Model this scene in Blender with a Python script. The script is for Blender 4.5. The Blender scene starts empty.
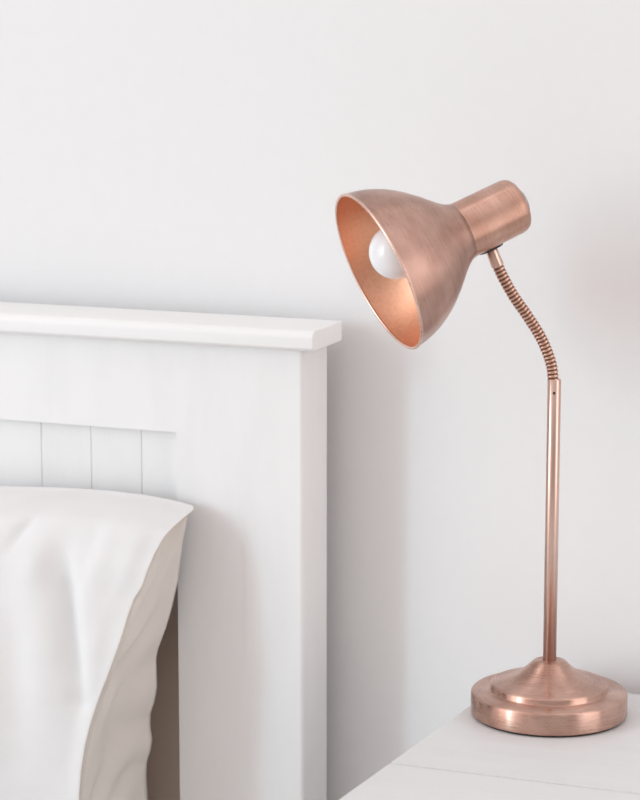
import bpy, bmesh, math, random
from mathutils import Vector, Matrix, noise
random.seed(3)
C = bpy.context.scene.collection
V = Vector

# ------------------------------------------------------------------ view
F = 2450.0
YAW = math.radians(21.06); PIT = math.radians(10.18)
FWD = V((-math.sin(YAW)*math.cos(PIT), math.cos(YAW)*math.cos(PIT), -math.sin(PIT)))
RGT = V((math.cos(YAW), math.sin(YAW), 0))
UP = RGT.cross(FWD)
TZ = 0.70                       # table top height
LAMP = V((0, -0.112, TZ))       # lamp foot on the table
BASE_R = 0.0748
def ray(px, py): return FWD + RGT*((px-320)/F) - UP*((py-400)/F)
CAM = LAMP - ray(548.6, 714.4)*(F*BASE_R*2/156.0)
def on_y(px, py, Y):
    r = ray(px, py); return CAM + r*((Y-CAM.y)/r.y)
def on_z(px, py, Z):
    r = ray(px, py); return CAM + r*((Z-CAM.z)/r.z)
def on_plane(px, py, p, n):
    r = ray(px, py); return CAM + r*((p-CAM).dot(n)/r.dot(n))
def lerp(a, b, t): return a + (b-a)*t
def interp(x, pts):
    if x <= pts[0][0]: return pts[0][1]
    for (x0, y0), (x1, y1) in zip(pts, pts[1:]):
        if x <= x1: return lerp(y0, y1, (x-x0)/(x1-x0))
    return pts[-1][1]
def smooth(a, b, x):
    t = min(1, max(0, (x-a)/(b-a))); return t*t*(3-2*t)

# ------------------------------------------------------------------ materials
def mat(name):
    m = bpy.data.materials.new(name); m.use_nodes = True
    nt = m.node_tree; return m, nt, nt.nodes['Principled BSDF']
def N(nt, kind, **kw):
    n = nt.nodes.new(kind)
    for k, v in kw.items():
        if k in n.inputs: n.inputs[k].default_value = v
        else: setattr(n, k, v)
    return n
def ramp(nt, stops):
    r = nt.nodes.new('ShaderNodeValToRGB'); e = r.color_ramp.elements
    while len(e) < len(stops): e.new(0.5)
    for s, (p, c) in zip(e, stops): s.position = p; s.color = (*c, 1) if len(c) == 3 else c
    return r
def coords(nt, scale):
    t = N(nt, 'ShaderNodeTexCoord'); m = N(nt, 'ShaderNodeMapping'); m.inputs['Scale'].default_value = scale
    nt.links.new(t.outputs['Object'], m.inputs['Vector']); return m.outputs['Vector']

def brushed(name, dark, light, rough, scale, aniso=0.6, radial=True, blotch=0.35):
    m, nt, b = mat(name); L = nt.links.new
    b.inputs['Metallic'].default_value = 1.0
    if radial:
        t_ = N(nt, 'ShaderNodeTexCoord'); sp = N(nt, 'ShaderNodeSeparateXYZ'); L(t_.outputs['Object'], sp.inputs[0])
        q1 = N(nt, 'ShaderNodeVectorMath', operation='MULTIPLY'); q1.inputs[1].default_value = (1, 1, 0); L(t_.outputs['Object'], q1.inputs[0])
        q2 = N(nt, 'ShaderNodeVectorMath', operation='LENGTH'); L(q1.outputs[0], q2.inputs[0])
        def ma(a, k): 
            x = N(nt, 'ShaderNodeMath', operation='MULTIPLY'); x.inputs[1].default_value = k; L(a, x.inputs[0]); return x.outputs[0]
        a1 = N(nt, 'ShaderNodeMath', operation='MULTIPLY_ADD'); a1.inputs[1].default_value = scale[2]; L(q2.outputs['Value'], a1.inputs[0]); L(ma(sp.outputs['X'], scale[0]), a1.inputs[2])
        a2 = N(nt, 'ShaderNodeMath', operation='MULTIPLY_ADD'); a2.inputs[1].default_value = scale[2]; L(sp.outputs['Z'], a2.inputs[0]); L(ma(sp.outputs['Y'], scale[1]), a2.inputs[2])
        cb = N(nt, 'ShaderNodeCombineXYZ'); L(a1.outputs[0], cb.inputs[0]); L(a2.outputs[0], cb.inputs[1]); v1 = cb.outputs[0]
    else: v1 = coords(nt, scale)
    n1 = N(nt, 'ShaderNodeTexNoise', Scale=1.0, Detail=3.0, Roughness=0.6); L(v1, n1.inputs['Vector'])
    v2 = coords(nt, (28, 28, 28))
    n2 = N(nt, 'ShaderNodeTexNoise', Scale=1.0, Detail=2.0); L(v2, n2.inputs['Vector'])
    mx = N(nt, 'ShaderNodeMix', data_type='FLOAT'); mx.inputs[0].default_value = blotch
    L(n1.outputs[0], mx.inputs[2]); L(n2.outputs[0], mx.inputs[3])
    cr = ramp(nt, [(0.36, dark), (0.64, light)]); L(mx.outputs[0], cr.inputs[0])
    L(cr.outputs[0], b.inputs['Base Color'])
    rr = N(nt, 'ShaderNodeMapRange'); rr.inputs[1].default_value = 0.3; rr.inputs[2].default_value = 0.7
    rr.inputs[3].default_value = rough-0.06; rr.inputs[4].default_value = rough+0.08
    L(n1.outputs[0], rr.inputs[0]); L(rr.outputs[0], b.inputs['Roughness'])
    b.inputs['Anisotropic'].default_value = aniso; b.inputs['Anisotropic Rotation'].default_value = 0.25 if radial else 0.0
    if radial:
        tg = N(nt, 'ShaderNodeTangent', direction_type='RADIAL', axis='Z'); L(tg.outputs[0], b.inputs['Tangent'])
    bp = N(nt, 'ShaderNodeBump', Strength=0.08, Distance=0.0004); L(n1.outputs[0], bp.inputs['Height']); L(bp.outputs[0], b.inputs['Normal'])
    return m
COPPER = brushed('brushed_copper', (0.47, 0.275, 0.215), (0.70, 0.47, 0.39), 0.30, (60, 60, 900), 1.0, blotch=0.6)
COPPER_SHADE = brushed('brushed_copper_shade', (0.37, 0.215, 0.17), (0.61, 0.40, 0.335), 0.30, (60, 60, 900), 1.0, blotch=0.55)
COPPER_CAP = brushed('brushed_copper_cap', (0.48, 0.27, 0.20), (0.70, 0.45, 0.365), 0.30, (60, 60, 900), 1.0, blotch=0.6)
def make_tube():
    m, nt, b = mat('satin_copper_tube')
    b.inputs['Metallic'].default_value = 1.0; b.inputs['Roughness'].default_value = 0.34
    b.inputs['Anisotropic'].default_value = 0.8; b.inputs['Anisotropic Rotation'].default_value = 0.25
    tg = N(nt, 'ShaderNodeTangent', direction_type='RADIAL', axis='Z'); nt.links.new(tg.outputs[0], b.inputs['Tangent'])
    v = coords(nt, (900, 900, 6)); n = N(nt, 'ShaderNodeTexNoise', Scale=1.0, Detail=2.0); nt.links.new(v, n.inputs['Vector'])
    cr = ramp(nt, [(0.35, (0.68, 0.47, 0.39)), (0.65, (0.80, 0.59, 0.51))]); nt.links.new(n.outputs[0], cr.inputs[0]); nt.links.new(cr.outputs[0], b.inputs['Base Color'])
    return m
COPPER_TUBE = make_tube()
COPPER_IN = brushed('copper_lining', (0.82, 0.45, 0.29), (0.90, 0.53, 0.37), 0.42, (300, 300, 300), 0.0, False, 0.2)
COPPER_RIM = brushed('copper_rim', (0.78, 0.52, 0.43), (0.86, 0.62, 0.53), 0.3, (200, 200, 200), 0.0, False)

def make_goose():
    m, nt, b = mat('ringed_flex'); L = nt.links.new
    b.inputs['Metallic'].default_value = 1.0; b.inputs['Roughness'].default_value = 0.33
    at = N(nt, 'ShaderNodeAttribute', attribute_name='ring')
    cr = ramp(nt, [(0.15, (0.17, 0.09, 0.06)), (0.75, (0.74, 0.46, 0.36))]); L(at.outputs['Fac'], cr.inputs[0])  # copper darker in the grooves, lighter on the rings
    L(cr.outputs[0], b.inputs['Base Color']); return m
GOOSE = make_goose()
def plain(name, col, rough, metal=0.0, bump=0.0, bscale=80, spec=0.5, var=0.03):
    m, nt, b = mat(name); L = nt.links.new
    b.inputs['Roughness'].default_value = rough; b.inputs['Metallic'].default_value = metal
    b.inputs['Specular IOR Level'].default_value = spec
    v = coords(nt, (bscale,)*3); n = N(nt, 'ShaderNodeTexNoise', Scale=1.0, Detail=4.0); L(v, n.inputs['Vector'])
    lo = tuple(c*(1-var) for c in col); hi = tuple(min(1, c*(1+var)) for c in col)
    cr = ramp(nt, [(0.3, lo), (0.7, hi)]); L(n.outputs[0], cr.inputs[0]); L(cr.outputs[0], b.inputs['Base Color'])
    if bump:
        bp = N(nt, 'ShaderNodeBump', Strength=bump, Distance=0.001); L(n.outputs[0], bp.inputs['Height']); L(bp.outputs[0], b.inputs['Normal'])
    return m
DARK = plain('dark_rubber', (0.03, 0.022, 0.018), 0.6)
STEEL = plain('grey_steel', (0.42, 0.42, 0.43), 0.35, 1.0)
BULB = plain('opal_glass', (0.86, 0.86, 0.885), 0.16, 0, spec=0.6, var=0.0)
WALL = plain('wall_paint', (0.81, 0.81, 0.815), 0.75, 0, 0.05, 60, 0.2, 0.006)
FLOOR = plain('floor_boards', (0.46, 0.40, 0.35), 0.5, 0, 0.05, 12)
SHEET = plain('sheet_cotton', (0.84, 0.83, 0.82), 0.9, 0, 0.2, 300, 0.1)

def make_paint(name, col, gx, rough, bump=0.12, mark=None):
    m, nt, b = mat(name); L = nt.links.new
    b.inputs['Roughness'].default_value = rough; b.inputs['Specular IOR Level'].default_value = 0.4
    v = coords(nt, gx); n = N(nt, 'ShaderNodeTexNoise', Scale=1.0, Detail=5.0, Roughness=0.65); L(v, n.inputs['Vector'])
    cr = ramp(nt, [(0.25, tuple(c*0.955 for c in col)), (0.6, col)]); L(n.outputs[0], cr.inputs[0])
    L(cr.outputs[0], b.inputs['Base Color'])
    bp = N(nt, 'ShaderNodeBump', Strength=bump, Distance=0.0012); L(n.outputs[0], bp.inputs['Height']); L(bp.outputs[0], b.inputs['Normal'])
    return m
PAINT = make_paint('white_paint_bed', (0.83, 0.83, 0.83), (25, 25, 6), 0.42)
CAPPAINT = make_paint('white_paint_cap', (0.84, 0.84, 0.84), (5, 40, 40), 0.3)
TABLE = make_paint('white_paint_table', (0.70, 0.71, 0.715), (8, 55, 55), 0.5, 0.25)
SEAM = plain('seam_shadow', (0.42, 0.36, 0.33), 0.8)

GAP_TONE = make_paint('gap_shade_brown', (0.74, 0.60, 0.50), (25, 25, 6), 0.6)  # brown tone stands in for the warm shade in the gap
def make_cloth(name, col):
    m, nt, b = mat(name); L = nt.links.new
    b.inputs['Roughness'].default_value = 0.95; b.inputs['Specular IOR Level'].default_value = 0.1
    v = coords(nt, (1, 1, 1))
    w1 = N(nt, 'ShaderNodeTexNoise', Scale=450.0, Detail=2.0); L(v, w1.inputs['Vector'])
    w2 = N(nt, 'ShaderNodeTexNoise', Scale=22.0, Detail=4.0); L(v, w2.inputs['Vector'])
    cr = ramp(nt, [(0.3, tuple(c*0.97 for c in col)), (0.65, col)]); L(w2.outputs[0], cr.inputs[0]); L(cr.outputs[0], b.inputs['Base Color'])
    b1 = N(nt, 'ShaderNodeBump', Strength=0.15, Distance=0.0006); L(w1.outputs[0], b1.inputs['Height'])
    b2 = N(nt, 'ShaderNodeBump', Strength=0.25, Distance=0.006); L(w2.outputs[0], b2.inputs['Height']); L(b1.outputs[0], b2.inputs['Normal'])
    L(b2.outputs[0], b.inputs['Normal']); return m
CLOTH = make_cloth('pillow_cotton', (0.76, 0.76, 0.765))
CLOTH_SIDE = make_cloth('pillow_side_shade', (0.74, 0.70, 0.66))  # same cotton, with the warm shade on the pillow's side put into the colour
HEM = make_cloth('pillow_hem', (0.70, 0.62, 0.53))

# ------------------------------------------------------------------ mesh helpers
def link(name, bm, mats, parent=None, loc=None, rot=None, shade=True, bevel=0, sub=0):
    me = bpy.data.meshes.new(name); bm.normal_update(); bm.to_mesh(me); bm.free()
    o = bpy.data.objects.new(name, me); C.objects.link(o)
    for m in (mats if isinstance(mats, list) else [mats]): me.materials.append(m)
    if parent is not None: o.parent = parent
    if loc is not None: o.location = V(loc) - (parent.location if parent is not None and not parent.parent else V((0, 0, 0)))
    if rot is not None: o.rotation_euler = rot.to_euler()
    if shade and (bevel or sub or len(me.polygons) > 12):
        for p in me.polygons: p.use_smooth = True
    if bevel:
        md = o.modifiers.new('bevel', 'BEVEL'); md.width = bevel; md.segments = 3; md.limit_method = 'ANGLE'
        o.modifiers.new('wn', 'WEIGHTED_NORMAL')
    if sub:
        md = o.modifiers.new('sub', 'SUBSURF'); md.levels = sub; md.render_levels = sub
    return o
def tag(o, label, cat, group=None):
    o['label'] = label; o['category'] = cat
    if group: o['group'] = group
def empty(name, loc):
    o = bpy.data.objects.new(name, None); C.objects.link(o); o.location = loc; o.empty_display_size = 0.05; return o
def box(bm, x0, x1, y0, y1, z0, z1):
    vs = [bm.verts.new((x, y, z)) for z in (z0, z1) for y in (y0, y1) for x in (x0, x1)]
    for f in ((0, 2, 3, 1), (4, 5, 7, 6), (0, 1, 5, 4), (2, 6, 7, 3), (0, 4, 6, 2), (1, 3, 7, 5)):
        bm.faces.new([vs[i] for i in f])
def prism(bm, poly, z0, z1):
    a = [bm.verts.new((x, y, z0)) for x, y in poly]; b = [bm.verts.new((x, y, z1)) for x, y in poly]
    n = len(poly); bm.faces.new(a[::-1]); bm.faces.new(b)
    for i in range(n): bm.faces.new((a[i], a[(i+1) % n], b[(i+1) % n], b[i]))
def lathe(profile, segs=96, close=True):
    """profile of (radius, height), bottom pole and top pole closed when radius is 0"""
    bm = bmesh.new(); rings = []
    for r, h in profile:
        if r < 1e-6: rings.append([bm.verts.new((0, 0, h))])
        else: rings.append([bm.verts.new((r*math.cos(2*math.pi*i/segs), r*math.sin(2*math.pi*i/segs), h)) for i in range(segs)])
    for a, b in zip(rings, rings[1:]):
        for i in range(segs):
            j = (i+1) % segs
            if len(a) == 1 and len(b) == 1: continue
            if len(a) == 1: bm.faces.new((a[0], b[j], b[i]))
            elif len(b) == 1: bm.faces.new((a[i], a[j], b[0]))
            else: bm.faces.new((a[i], a[j], b[j], b[i]))
    bmesh.ops.recalc_face_normals(bm, faces=bm.faces[:])
    return bm
def catmull(pts, per):
    P = [pts[0]*2-pts[1]] + list(pts) + [pts[-1]*2-pts[-2]]; out = []
    for i in range(1, len(P)-2):
        for k in range(per):
            t = k/per; a, b, c, d = P[i-1:i+3]
            out.append(0.5*((2*b) + (c-a)*t + (2*a-5*b+4*c-d)*t*t + (3*b-a-3*c+d)*t**3))
    out.append(P[-2]); return out
def resample(path, n):
    L = [0]
    for a, b in zip(path, path[1:]): L.append(L[-1]+(b-a).length)
    out = []; k = 0
    for i in range(n):
        s = L[-1]*i/(n-1)
        while k < len(L)-2 and L[k+1] < s: k += 1
        t = (s-L[k])/max(1e-9, L[k+1]-L[k]); out.append(path[k].lerp(path[k+1], min(1, t)))
    return out, L[-1]
def tube(path, radius, segs=20, attr=None):
    bm = bmesh.new(); rings = []; n = len(path); side = None
    lay = bm.verts.layers.float.new('ring') if attr else None
    for i, p in enumerate(path):
        t = (path[min(i+1, n-1)]-path[max(i-1, 0)]).normalized()
        if side is None: side = t.orthogonal().normalized()
        side = (side - t*side.dot(t)).normalized(); up = t.cross(side)
        r = radius(i) if callable(radius) else radius
        ring = [bm.verts.new(p + side*(r*math.cos(2*math.pi*k/segs)) + up*(r*math.sin(2*math.pi*k/segs))) for k in range(segs)]
        if lay:
            for v in ring: v[lay] = attr(i)
        rings.append(ring)
    for a, b in zip(rings, rings[1:]):
        for k in range(segs): bm.faces.new((a[k], a[(k+1) % segs], b[(k+1) % segs], b[k]))
    bm.faces.new(rings[0][::-1]); bm.faces.new(rings[-1])
    return bm

# ------------------------------------------------------------------ room
bm = bmesh.new(); box(bm, -3.2, 2.6, 0.0, 0.12, -0.05, 2.6)
w = link('wall_back', bm, WALL, shade=False); w['kind'] = 'structure'
bm = bmesh.new(); box(bm, -3.2, 2.6, -4.0, 0.12, -0.15, 0.0)
fl = link('floor', bm, FLOOR, shade=False); fl['kind'] = 'structure'

# ------------------------------------------------------------------ headboard
HY1 = -0.020                              # back of the headboard
POST_D = 0.069
HY0 = HY1 - POST_D                        # front face of posts and rails
CAPY0 = HY0 - 0.012
pr = on_y(303, 360, HY0); XR = pr.x       # right face of the right post
ZC0 = on_y(313, 352.5, CAPY0).z           # underside of the cap
CAP_T = 0.0205
XCAP = on_y(313, 352.5, CAPY0).x
xs = on_y(245, 500, HY0).x                # post / stile joint
xp = on_y(178, 640, HY0).x                # stile / recess edge
zr = on_y(150, 430.5, HY0).z              # lower edge of the top rail
WID = 1.42
hb = empty('bed_headboard', (XR-WID/2, (HY0+HY1)/2, 0))
tag(hb, 'white painted wooden headboard with capped top rail and grooved plank panel behind the pillow', 'headboard')
def bpart(name, m, bevel, *b, shade=True):
    bm = bmesh.new(); box(bm, *b)
    me = link(name, bm, m, hb, bevel=bevel, shade=shade)
    me.location = -hb.location; return me
XL = XR - WID
def post(x0, x1, outer):
    r = 0.004; poly = []
    def corner(cx, cy, a0):
        for k in range(5):
            a = math.radians(a0+90*k/4); poly.append((cx+r*math.cos(a), cy+r*math.sin(a)))
    if outer > 0:
        poly += [(x0, HY0)]; corner(x1-r, HY0+r, -90); corner(x1-r, HY1-r, 0); poly += [(x0, HY1)]
    else:
        corner(x0+r, HY0+r, 180); poly += [(x1, HY0), (x1, HY1)]; corner(x0+r, HY1-r, 90)
    bm = bmesh.new(); prism(bm, poly, 0, ZC0)
    o = link('post', bm, PAINT, hb, shade=False); o.location = -hb.location
post(xs, XR, 1); post(XL, XL+(XR-xs), -1)
fy = HY0+0.0009
bpart('top_rail', PAINT, 0, XL+(XR-xs), xs, fy, HY1, zr, ZC0)
bpart('stile', PAINT, 0, xp, xs, fy, HY1, 0.25, zr)
bpart('stile', PAINT, 0, XL+(XR-xs), XL+(XR-xp), fy, HY1, 0.25, zr)
bpart('bottom_rail', PAINT, 0.0015, XL+(XR-xs), xs, fy+0.002, HY1-0.008, 0.16, 0.25)
# cap with a rounded front nose
bm = bmesh.new(); prof = [(HY1, ZC0), (CAPY0+0.004, ZC0)]
nose = 0.0085
prof += [(CAPY0, ZC0+0.003), (CAPY0, ZC0+CAP_T-nose)]
for k in range(1, 9):
    a = math.pi/2*k/8
    prof.append((CAPY0+nose-nose*math.cos(a), ZC0+CAP_T-nose+nose*math.sin(a)))
prof.append((HY1, ZC0+CAP_T))
nx = 2
rows = []
for x in (XL-0.012, XCAP): rows.append([bm.verts.new((x, y, z)) for y, z in prof])
n = len(prof)
for k in range(n): bm.faces.new((rows[0][k], rows[1][k], rows[1][(k+1) % n], rows[0][(k+1) % n]))
bm.faces.new(rows[0]); bm.faces.new(rows[1][::-1])
bmesh.ops.recalc_face_normals(bm, faces=bm.faces[:])
cap = link('cap_rail', bm, CAPPAINT, hb, shade=True, bevel=0.0015); cap.location = -hb.location
# recessed tongue and groove panel: one board surface with V grooves
PY = HY0 + 0.010
gx = [on_y(p, 455, PY).x for p in (42, 92, 142)]
pitch = (gx[2]-gx[0])/2
grooves = []
x = gx[2]+pitch
while x > XL+0.05: grooves.append(x); x -= pitch
grooves = [g for g in grooves if XL+(XR-xp)+0.005 < g < xp-0.004]
edge = [(xp+0.01, PY)]
for g in grooves:
    edge += [(g+0.0012, PY), (g+0.0005, PY+0.0009), (g-0.0005, PY+0.0009), (g-0.0012, PY)]
edge += [(XL+(XR-xp)-0.01, PY), (XL+(XR-xp)-0.01, PY+0.034), (xp+0.01, PY+0.034)]
bm = bmesh.new(); prism(bm, edge[::-1], on_y(176, 562, PY).z, zr+0.01)  # bottom cut short behind the pillow so the gap below falls dark
bmesh.ops.recalc_face_normals(bm, faces=bm.faces[:])
pn = link('panel', bm, PAINT, hb, shade=False); pn.location = -hb.location
bk = bpart('gap_dark_board', GAP_TONE, 0, XL+(XR-xp)-0.008, xp+0.008, HY0+0.047, HY0+0.055, 0.26, on_y(176, 540, PY).z)  # added board, its depth set for the dark gap beside the pillow

# ------------------------------------------------------------------ nightstand
TT = 0.024
e0 = on_z(338, 800, TZ); e1 = on_z(466, 708.5, TZ)
yb = on_z(640, 694.5, TZ).y
yb = min(yb, -0.004)
seam = on_z(390, 763, TZ).y
bw = yb - seam
def left_x(y): return lerp(e0.x, e1.x, (y-e0.y)/(e1.y-e0.y))
NB = 2
yf = yb - NB*bw
XRT = left_x(yb) + 0.50
ns = empty('nightstand', ((left_x(yb)+XRT)/2, (yb+yf)/2, 0))
tag(ns, 'white painted nightstand with plank top carrying the copper lamp', 'nightstand')
bm = bmesh.new()
for k in range(NB):
    ya = yb - k*bw; yc = yb-(k+1)*bw
    g = 0.0014; ya -= g if k else 0; yc += g if k < NB-1 else 0
    prism(bm, [(left_x(yc), yc), (XRT, yc), (XRT, ya), (left_x(ya), ya)], TZ-TT, TZ)
n0 = len(bm.faces)
box(bm, left_x(seam)+0.004, XRT-0.004, seam-0.006, seam+0.006, TZ-TT+0.002, TZ-0.0012)
bm.faces.ensure_lookup_table()
for f in bm.faces[n0:]: f.material_index = 1
top = link('table_top', bm, [TABLE, SEAM], ns, bevel=0.0007, shade=True); top.location = -ns.location
bx0 = max(left_x(yf), left_x(yb))+0.025; bx1 = XRT-0.025; by0 = yf+0.025; by1 = yb-0.02
lg = 0.042
def npart(name, *b):
    bm = bmesh.new(); box(bm, *b); o = link(name, bm, TABLE, ns, bevel=0.002); o.location = -ns.location; return o
ZB = TZ-TT
for x0 in (bx0, bx1-lg):
    for y0 in (by0, by1-lg): npart('leg', x0, x0+lg, y0, y0+lg, 0, ZB)
npart('apron', bx0+lg, bx1-lg, by1-0.03, by1-0.01, ZB-0.15, ZB)
npart('apron', bx0+0.01, bx0+0.03, by0+lg, by1-lg, ZB-0.15, ZB)
npart('apron', bx1-0.03, bx1-0.01, by0+lg, by1-lg, ZB-0.15, ZB)
dr = npart('drawer', bx0+lg+0.002, bx1-lg-0.002, by0+0.004, by0+0.024, ZB-0.148, ZB-0.004)
bm = lathe([(0, 0), (0.006, 0), (0.006, 0.012), (0.014, 0.017), (0.015, 0.024), (0.010, 0.029), (0, 0.030)], 32)
kb = link('knob', bm, TABLE, dr); kb.rotation_euler = (math.pi/2, 0, 0); kb.location = ((bx0+bx1)/2, by0+0.004, ZB-0.075)
npart('shelf', bx0+0.004, bx1-0.004, by0+0.004, by1-0.004, 0.16, 0.18)

# ------------------------------------------------------------------ lamp
PXM = BASE_R*2/156.0                      # metres per pixel at the foot
lamp = empty('desk_lamp', LAMP)
tag(lamp, 'brushed copper desk lamp with bell shade and bendable neck on the white nightstand', 'lamp')
def P(r, h): return (r*PXM, h*PXM)
# foot
prof = [P(0, 2), P(75.5, 2), P(77.2, 2.6), P(78, 4), P(78, 22.5), P(77.4, 24), P(76, 25)]
prof += [P(68, 25.9), P(61, 26.4), P(59.4, 26.7), P(58.9, 27.4), P(58.7, 31.2), P(58.2, 32.6), P(57, 33.5), P(55, 34.1)]
for r, h in ((50, 35.4), (44, 37.2), (38, 39.5), (32, 42.5), (26.5, 46.2), (22, 50), (18.6, 53.4), (16.6, 55.3), (15, 56.2), (13.2, 56.6), (9, 56.8), (0, 56.8)): prof.append(P(r, h))
base = link('base', lathe(prof, 128), COPPER, lamp, LAMP)
bm = lathe([P(0, 0), P(74, 0), P(75, 0.7), P(75, 2.0), P(0, 2.0)], 96)
link('felt_pad', bm, DARK, lamp, LAMP)
# shade axis in the world
th = math.radians(13.8)
ax2 = V((-0.894, -0.447))
DIR = (RGT*ax2.x + UP*ax2.y)*math.cos(th) - FWD*math.sin(th); DIR.normalize()   # towards the opening
az = V((DIR.x, DIR.y, 0)).normalized(); pn_ = V((-az.y, az.x, 0))               # vertical plane of the neck
def onneck(px, py): return on_plane(px, py, LAMP, pn_)
ptop = onneck(553.1, 379)
HP = ptop.z - TZ
pr_ = 6.7*PXM
bm = lathe([(0, 0.045), (pr_, 0.045), (pr_, HP-0.0006), (pr_-0.0006, HP), (0, HP)], 40)
pole = link('pole', bm, COPPER_TUBE, lamp, LAMP)
hd = (CAM-LAMP); hd.z = 0; hd.normalize()
bm = lathe([(0, -0.001), (0.0013, -0.001), (0.0013, 0.0004), (0, 0.0004)], 16)
scr = link('set_screw', bm, DARK, pole); scr.location = hd*pr_ + V((0, 0, onneck(553, 392).z-TZ)); scr.rotation_euler = hd.to_track_quat('Z', 'Y').to_euler()
# neck
pts = [onneck(*p) for p in ((497.5, 265), (503.5, 278), (514, 296.5), (527.5, 316), (539.5, 335), (547.3, 352), (551.6, 366), (553.1, 379.5))]
path, ln = resample(catmull(pts, 16), 33*8+1)
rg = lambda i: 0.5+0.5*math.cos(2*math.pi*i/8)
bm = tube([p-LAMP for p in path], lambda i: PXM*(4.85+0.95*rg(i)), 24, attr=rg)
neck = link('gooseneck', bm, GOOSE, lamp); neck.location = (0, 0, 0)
s0 = onneck(490.5, 247.5); s1 = pts[0]
dv = (s1-s0).normalized()
L_ = (s1-s0).length
bm = lathe([(0, -0.004), (5.6*PXM, -0.004), (5.9*PXM, L_*0.5), (6.3*PXM, L_), (5.9*PXM, L_+0.001), (0, L_+0.001)], 32)
link('neck_sleeve', bm, COPPER_TUBE, lamp, s0, dv.to_track_quat('Z', 'Y'))
# shade: local Z from the opening towards the cap
CC = onneck(376.8+112*0.894, 273.8-112*0.447)
SP = (CC-CAM).dot(FWD)/F                  # metres per pixel there
k = 1/math.cos(th)
O = CC + DIR*(112*k*SP)                   # centre of the opening
Q = (-DIR).to_track_quat('Z', 'Y')
def S(r, t): return (r*SP, t*SP*k)
shade = empty('shade', O-LAMP)
shade.parent = lamp
bell = [(83.6, 0), (83.2, 6), (82, 13), (79.9, 21), (76.7, 29.5), (72.8, 37.5), (68, 45.5), (62.7, 53), (57, 60), (51, 67), (45.2, 73), (40, 78.5), (35.2, 84), (31.8, 89), (29.8, 94)]
outer = [S(r, t) for r, t in bell]
inner = [S(r-1.6, t) for r, t in bell[::-1]]
bm = bmesh.new(); bm.free()
C.objects.unlink(shade); bpy.data.objects.remove(shade)
prof = [S(84.6, 0.6), S(84.6, 1.8)] + [S(83.8, 3.0)] + outer[1:]
bm = lathe(prof + [S(27, 94)], 128)
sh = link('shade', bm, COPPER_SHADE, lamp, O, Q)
bm = lathe([S(82.1, 1.0)] + [S(r-1.6, t) for r, t in bell[1:-1]] + [S(27, 92.5), (0, 92.5*SP*k)], 128)
for f in bm.faces: f.normal_flip()
lin = link('lining', bm, COPPER_IN, sh); lin['label'] = 'orange copper inner face of the bell shade'
bm = bmesh.new(); bm.free()
rp = [S(85, 0.9) for _ in range(1)]
ring = []
bm = bmesh.new(); seg = 128
for i in range(seg):
    a = 2*math.pi*i/seg; c = V((math.cos(a), math.sin(a), 0)); row = []
    for j in range(10):
        b = 2*math.pi*j/10
        row.append(bm.verts.new(c*((83.2+1.55*math.cos(b))*SP) + V((0, 0, (1.2+1.55*math.sin(b))*SP))))
    ring.append(row)
for i in range(seg):
    for j in range(10):
        bm.faces.new((ring[i][j], ring[(i+1) % seg][j], ring[(i+1) % seg][(j+1) % 10], ring[i][(j+1) % 10]))
bmesh.ops.recalc_face_normals(bm, faces=bm.faces[:])
link('rim', bm, COPPER_RIM, sh)
# socket cap
cp = [(0, 90), (29.0, 90), (29.6, 91), (29.4, 94), (29.2, 100), (29.0, 130), (28.8, 150), (28.3, 154), (26.8, 157.2), (24.2, 159.4), (20.5, 160.6), (12, 161.2), (0, 161.3)]
sc = link('socket_cap', lathe([S(r, t) for r, t in cp], 96), COPPER_CAP, lamp, O, Q)
bm = lathe([S(0, 160.5), S(15, 160.5), S(15, 163), S(13.5, 164.5), S(0, 164.8)], 48)
link('end_plug', bm, STEEL, sc)
# oval joint plate under the cap
dn = (s1-s0).normalized()
ez = DIR.cross(pn_); ez = ez if ez.z < 0 else -ez         # perpendicular to the axis, downwards, in the plane
bm = lathe([(0, -0.004), (13.5*PXM, -0.004), (14*PXM, 0.0), (13*PXM, 0.0014), (0, 0.0016)], 48)
for v in bm.verts: v.co.y *= 0.52
Rm = Matrix((DIR, ez.cross(DIR), ez)).transposed().to_quaternion()
cpt = CC + ez*(28.6*SP)
# nearest point of the stem root along the axis
off = (s0-CC).dot(DIR)
link('joint_plate', bm, DARK, lamp, CC + DIR*off + ez*(28.9*SP), Rm)
# bulb
bc = on_plane(396.5, 252, O - DIR*(26*k*SP), FWD)
BR = 27.5*SP
pts_b = []
for i in range(0, 25):
    a = math.pi*i/30; pts_b.append((BR*math.sin(a), -BR*math.cos(a)))
pts_b += [(BR*0.45, BR*1.05), (BR*0.42, BR*1.5), (BR*0.42, BR*2.2), (0, BR*2.2)]
link('bulb', lathe(pts_b, 64), BULB, lamp, bc, Q)['label'] = 'white opal bulb'

# ------------------------------------------------------------------ pillow
MZ = on_y(120, 800, HY0).z - 0.09         # mattress top
dpts = [(507, .012), (512, .036), (520, .050), (527, .059), (540, .071), (575, .090), (620, .107), (660, .120), (705, .132), (750, .141), (800, .146), (860, .148), (900, .140)]
Fp = [(191, 506), (184, 516), (172, 529), (163, 541), (154, 558), (147, 575), (142, 590), (134, 603), (128, 620), (122, 640), (115, 660), (107, 682), (98, 705), (90, 730), (85, 750), (81, 775), (79, 800), (79, 840), (82, 900)]
Bp = [(194, 507), (187, 518), (183.5, 540), (181, 560), (178, 585), (173, 608), (167, 630), (163, 641), (159, 652), (157, 662), (157.5, 676), (158, 690), (155.5, 704), (151.5, 716), (151, 728), (153, 742), (151.5, 752), (147.5, 764), (146.8, 780), (148, 800), (146, 840), (146, 900)]
def world_curve(pp, depth):
    o = []
    for px, py in pp:
        p = on_y(px, py, HY0 - depth(py)); o.append((p.z, p.x))
    o.sort(); return o
dF = lambda y: interp(y, dpts)
FC = world_curve(Fp, dF)
BC = world_curve(Bp, lambda y: 0.014)
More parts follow.
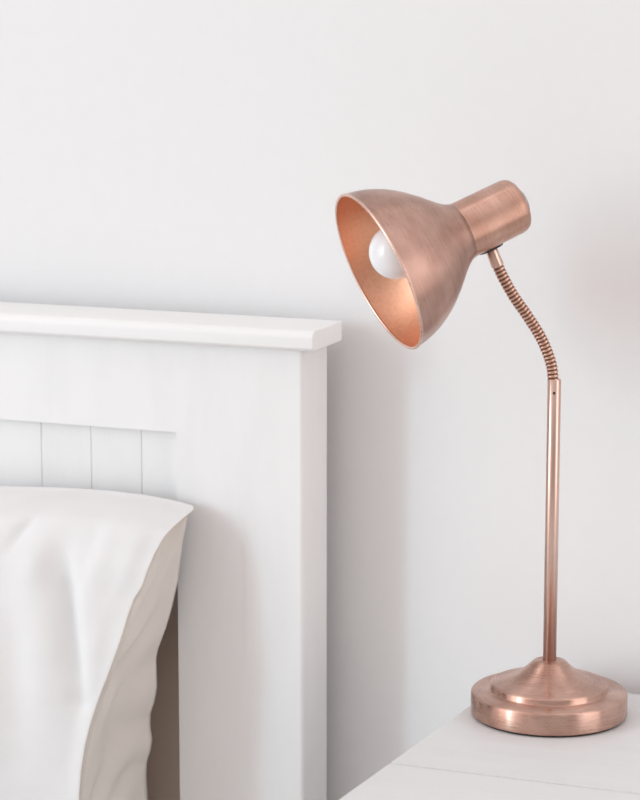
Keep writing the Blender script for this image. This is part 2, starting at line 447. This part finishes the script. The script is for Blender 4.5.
ztip = on_y(192, 506.5, HY0-0.012).z
topc = [(on_y(px, py, HY0-0.02).x, on_y(px, py, HY0-0.02).z) for px, py in ((-160, 500), (-80, 490), (0, 487.5), (60, 489), (100, 491.5), (140, 496), (165, 500.5), (180, 504), (193, 507))]
sd = [((interp(0, [(0, 0)])), 0)]
zref = [(ztip - on_y(interp(py, [(b, a) for a, b in Fp]), py, HY0-dF(py)).z, d) for py, d in dpts if 505 < py]
zref.sort()
def depth_s(s): return interp(max(0, s), zref)
# creases on the front: (px,py)->(px,py), width m, amplitude m
cr_px = [((70, 491), (6, 552), .006, -.0060), ((76, 497), (22, 590), .016, .006), ((50, 492), (0, 520), .012, .004),
         ((58, 560), (64, 715), .010, -.010), ((80, 560), (86, 710), .020, .006), ((30, 560), (36, 720), .022, .006),
         ((60, 712), (98, 726), .010, -.006), ((66, 720), (58, 800), .012, -.004), ((48, 520), (56, 620), .012, -.005),
         ((120, 500), (80, 600), .022, .006), ((108, 505), (70, 590), .010, -.004), ((140, 510), (108, 640), .018, .005), ((8, 600), (4, 760), .02, -.006)]
creases = []
for a, b, w_, am in cr_px:
    A = on_y(*a, HY0-1.25*dF(a[1]+14)); B = on_y(*b, HY0-1.25*dF(b[1]+14)); creases.append((V((A.x, A.z)), V((B.x, B.z)), w_, am))
def crease(x, z):
    p = V((x, z)); s = 0
    for A, B, w_, am in creases:
        d = B-A; t = max(0, min(1, (p-A).dot(d)/d.dot(d))); q = (p-A-d*t).length
        fade = math.sin(math.pi*min(1, max(0, 0.12+0.76*t)))
        s += am*fade*math.exp(-(q/w_)**2)
    return s
NR, NF, NS_ = 120, 132, 18
PW = 0.62
bm = bmesh.new(); rings = []; hemids = []
for j in range(NR+1):
    t = j/NR; t = t**1.25
    ring = []
    zb = MZ + 0.004
    zr_ = lerp(ztip, zb, t)
    xf = interp(zr_, FC); xb = interp(zr_, BC)
    rows_ = []
    # back, left to right
    for i in range(NF//3+1):
        u = i/(NF//3); x = lerp(xb-PW, xb, u)
        zt = interp(x, topc) if j < NR else 0
        z = lerp(zt, zb, t)
        e = min(1, (u*PW)/0.05)
        rows_.append((x, HY0-0.012-0.006*(1-e)-0.004*math.sin(math.pi*t), z, 0))
    # side, back edge -> front edge
    s_ = max(0, ztip-zr_); df = lerp(0.0135, depth_s(s_), math.sqrt(min(1, s_/0.016)))
    for i in range(1, NS_+1):
        u = i/NS_
        if i == NS_: u = 0.955
        x = lerp(xb, xf, u); y = HY0 - lerp(0.012, max(df, 0.013), u)
        amp = min(1, df/0.06)
        x -= amp*(0.010*math.sin(math.pi*u)**1.2)
        x += amp*0.014*math.sin(math.pi*u)*noise.noise(V((u*2.2, zr_*24 + u*2.6, 3.1)))
        if i == NS_: x -= amp*0.004
        zz = zr_ + 0.006*amp*math.sin(math.pi*u)*noise.noise(V((zr_*18, u*2, 9.2)))
        rows_.append((x, y, zz, 1))
    # front, right to left
    for i in range(NF+1):
        u = i/NF; u = u**1.15
        x = lerp(xf, xf-PW+0.01, u)
        zt = interp(x, topc)
        z = lerp(zt, zb, t)
        s = zt - z
        d = depth_s(s)*(1+0.30*smooth(0, 0.22, u*PW)) 
        el = smooth(0, 0.16, PW-u*PW); d = lerp(0.016, d, el); d = lerp(0.0135, d, math.sqrt(min(1, max(0, s)/0.016)))
        fadee = smooth(0, .05, s)*smooth(0.0, 0.02, u*PW)
        y = HY0 - d - crease(x, z)*(0.25+0.75*smooth(0, .03, s))*smooth(0, .025, u*PW)
        y -= fadee*0.003*noise.noise(V((x*9, z*7, 1.7)))
        if i == 0: rows_.append((x+0.0008, y+0.0010, z, 2)); 
        rows_.append((x, y, z, 0))
    rings.append([(bm.verts.new(r[:3]), r[3]) for r in rows_])
m_ = len(rings[0])
for a, b in zip(rings, rings[1:]):
    for i in range(m_):
        j = (i+1) % m_
        f = bm.faces.new((a[i][0], b[i][0], b[j][0], a[j][0]))
        ka, kb_ = a[i][1], a[j][1]
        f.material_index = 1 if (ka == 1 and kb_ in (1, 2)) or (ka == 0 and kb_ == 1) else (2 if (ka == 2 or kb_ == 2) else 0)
# close top and bottom by stitching front to back
for R in (rings[0], rings[-1]):
    nb = NF//3+1
    back = [v for v, _ in R[:nb]]; rest = [v for v, _ in R[nb:]]
    try: bm.faces.new([v for v, _ in R])
    except ValueError: pass
bmesh.ops.triangulate(bm, faces=[f for f in bm.faces if len(f.verts) > 4])
bmesh.ops.recalc_face_normals(bm, faces=bm.faces[:])
pc = V((interp(MZ+0.05, FC)-PW/2, HY0-0.07, MZ))
for v in bm.verts: v.co -= pc
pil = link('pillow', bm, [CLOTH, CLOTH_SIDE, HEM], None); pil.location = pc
tag(pil, 'plump white cotton pillow propped against the white headboard', 'pillow')

# ------------------------------------------------------------------ bed under the pillow (below the frame)
xm1 = XR-0.03; xm0 = XL+0.03
bm = bmesh.new(); box(bm, xm0, xm1, HY0-1.9, HY0-0.006, MZ-0.24, MZ)
mt = link('mattress', bm, SHEET, bevel=0.03); tag(mt, 'white sheeted mattress lying under the pillow', 'mattress')
bf = empty('divan_bed', ((xm0+xm1)/2, HY0-0.95, 0)); tag(bf, 'low white bed base under the mattress', 'bed base')
def fpart(name, *b):
    bm = bmesh.new(); box(bm, *b); o = link(name, bm, PAINT, bf, bevel=0.003); o.location = -bf.location
ZF = MZ-0.24
fpart('slat_base', xm0+0.02, xm1-0.02, HY0-1.88, HY0-0.004, ZF-0.03, ZF)
for xx in (xm0, xm1-0.03): fpart('side_rail', xx-0.001, xx+0.021, HY0-1.9, HY0-0.002, ZF-0.12, ZF-0.0005)
for xx in (xm0+0.04, xm1-0.10): fpart('leg', xx, xx+0.06, HY0-1.88, HY0-1.82, 0, ZF-0.03)

# ------------------------------------------------------------------ light
KEY_AZ = math.radians(43); KEY_EL = math.radians(9)
tgt = V((-0.1, -0.1, 0.95))
dl = V((-math.sin(KEY_AZ)*math.cos(KEY_EL), -math.cos(KEY_AZ)*math.cos(KEY_EL), math.sin(KEY_EL)))
ld = bpy.data.lights.new('window_light', 'AREA'); ld.shape = 'RECTANGLE'; ld.size = 0.8; ld.size_y = 3.8
ld.energy = 140; ld.color = (0.56, 0.95, 1.10)
lo = bpy.data.objects.new('window_light', ld); C.objects.link(lo)
lo.location = tgt + dl*9.0; lo.rotation_euler = (-dl).to_track_quat('-Z', 'Y').to_euler()

wd = bpy.data.worlds.new('room_light'); bpy.context.scene.world = wd; wd.use_nodes = True
nt = wd.node_tree; L = nt.links.new; bg = nt.nodes['Background']
tc = N(nt, 'ShaderNodeTexCoord'); sx = N(nt, 'ShaderNodeSeparateXYZ'); L(tc.outputs['Generated'], sx.inputs[0])
at = N(nt, 'ShaderNodeMath', operation='ARCTAN2'); L(sx.outputs['X'], at.inputs[0])
ng = N(nt, 'ShaderNodeMath', operation='MULTIPLY'); ng.inputs[1].default_value = -1; L(sx.outputs['Y'], ng.inputs[0]); L(ng.outputs[0], at.inputs[1])
mr = N(nt, 'ShaderNodeMapRange'); mr.inputs[1].default_value = -math.pi; mr.inputs[2].default_value = math.pi; L(at.outputs[0], mr.inputs[0])
# azimuth: 0.25 = left along the wall, 0.5 = straight into the room, 0.75 = right
AZ = ramp(nt, [(0.0, (0.6,)*3), (0.225, (0.45,)*3), (0.238, (0.03,)*3), (0.285, (0.03,)*3), (0.305, (0.8,)*3), (0.325, (1.0,)*3), (0.34, (2.4,)*3), (0.398, (2.4,)*3), (0.413, (0.9,)*3), (0.46, (0.6,)*3), (0.50, (0.22,)*3), (0.655, (0.24,)*3), (0.69, (1.9,)*3), (0.76, (1.9,)*3), (0.8, (0.6,)*3)])
L(mr.outputs[0], AZ.inputs[0])
EL = ramp(nt, [(0.30, (0.65, 0.596, 0.575)), (0.5, (0.98, 0.908, 0.893)), (0.75, (1.05, 0.975, 0.96)), (1.0, (1.05, 0.975, 0.96))])
CE = ramp(nt, [(0.64, (0,)*3), (0.80, (0.7,)*3)])
me_ = N(nt, 'ShaderNodeMapRange'); me_.inputs[1].default_value = -1; me_.inputs[2].default_value = 1; L(sx.outputs['Z'], me_.inputs[0]); L(me_.outputs[0], EL.inputs[0]); L(me_.outputs[0], CE.inputs[0])
cm = N(nt, 'ShaderNodeMix', data_type='RGBA'); L(CE.outputs[0], cm.inputs[0]); L(AZ.outputs[0], cm.inputs[6]); cm.inputs[7].default_value = (0.8, 0.8, 0.8, 1)
mu = N(nt, 'ShaderNodeMix', data_type='RGBA', blend_type='MULTIPLY'); mu.inputs[0].default_value = 1
L(cm.outputs[2], mu.inputs[6]); L(EL.outputs[0], mu.inputs[7]); L(mu.outputs[2], bg.inputs['Color'])
bg.inputs['Strength'].default_value = 1.43

# ------------------------------------------------------------------ camera
cd = bpy.data.cameras.new('camera'); cam = bpy.data.objects.new('camera', cd); C.objects.link(cam)
cd.sensor_fit = 'HORIZONTAL'; cd.sensor_width = 24; cd.lens = F/640*24
cam.location = CAM; cam.rotation_euler = Matrix((RGT, UP, -FWD)).transposed().to_euler()
cd.dof.use_dof = True; cd.dof.focus_distance = (LAMP-CAM).dot(FWD)-0.03; cd.dof.aperture_fstop = 5.6
cd.clip_start = 0.05
bpy.context.scene.camera = cam
vs = bpy.context.scene.view_settings; vs.view_transform = 'Standard'; vs.look = 'None'; vs.exposure = -0.03; vs.gamma = 1
print('CAM', CAM, 'HB top', ZC0, 'XR', XR, 'yb', yb, 'bw', bw, NB, 'tabx', left_x(yb), left_x(yf), 'MZ', MZ, 'HP', HP)
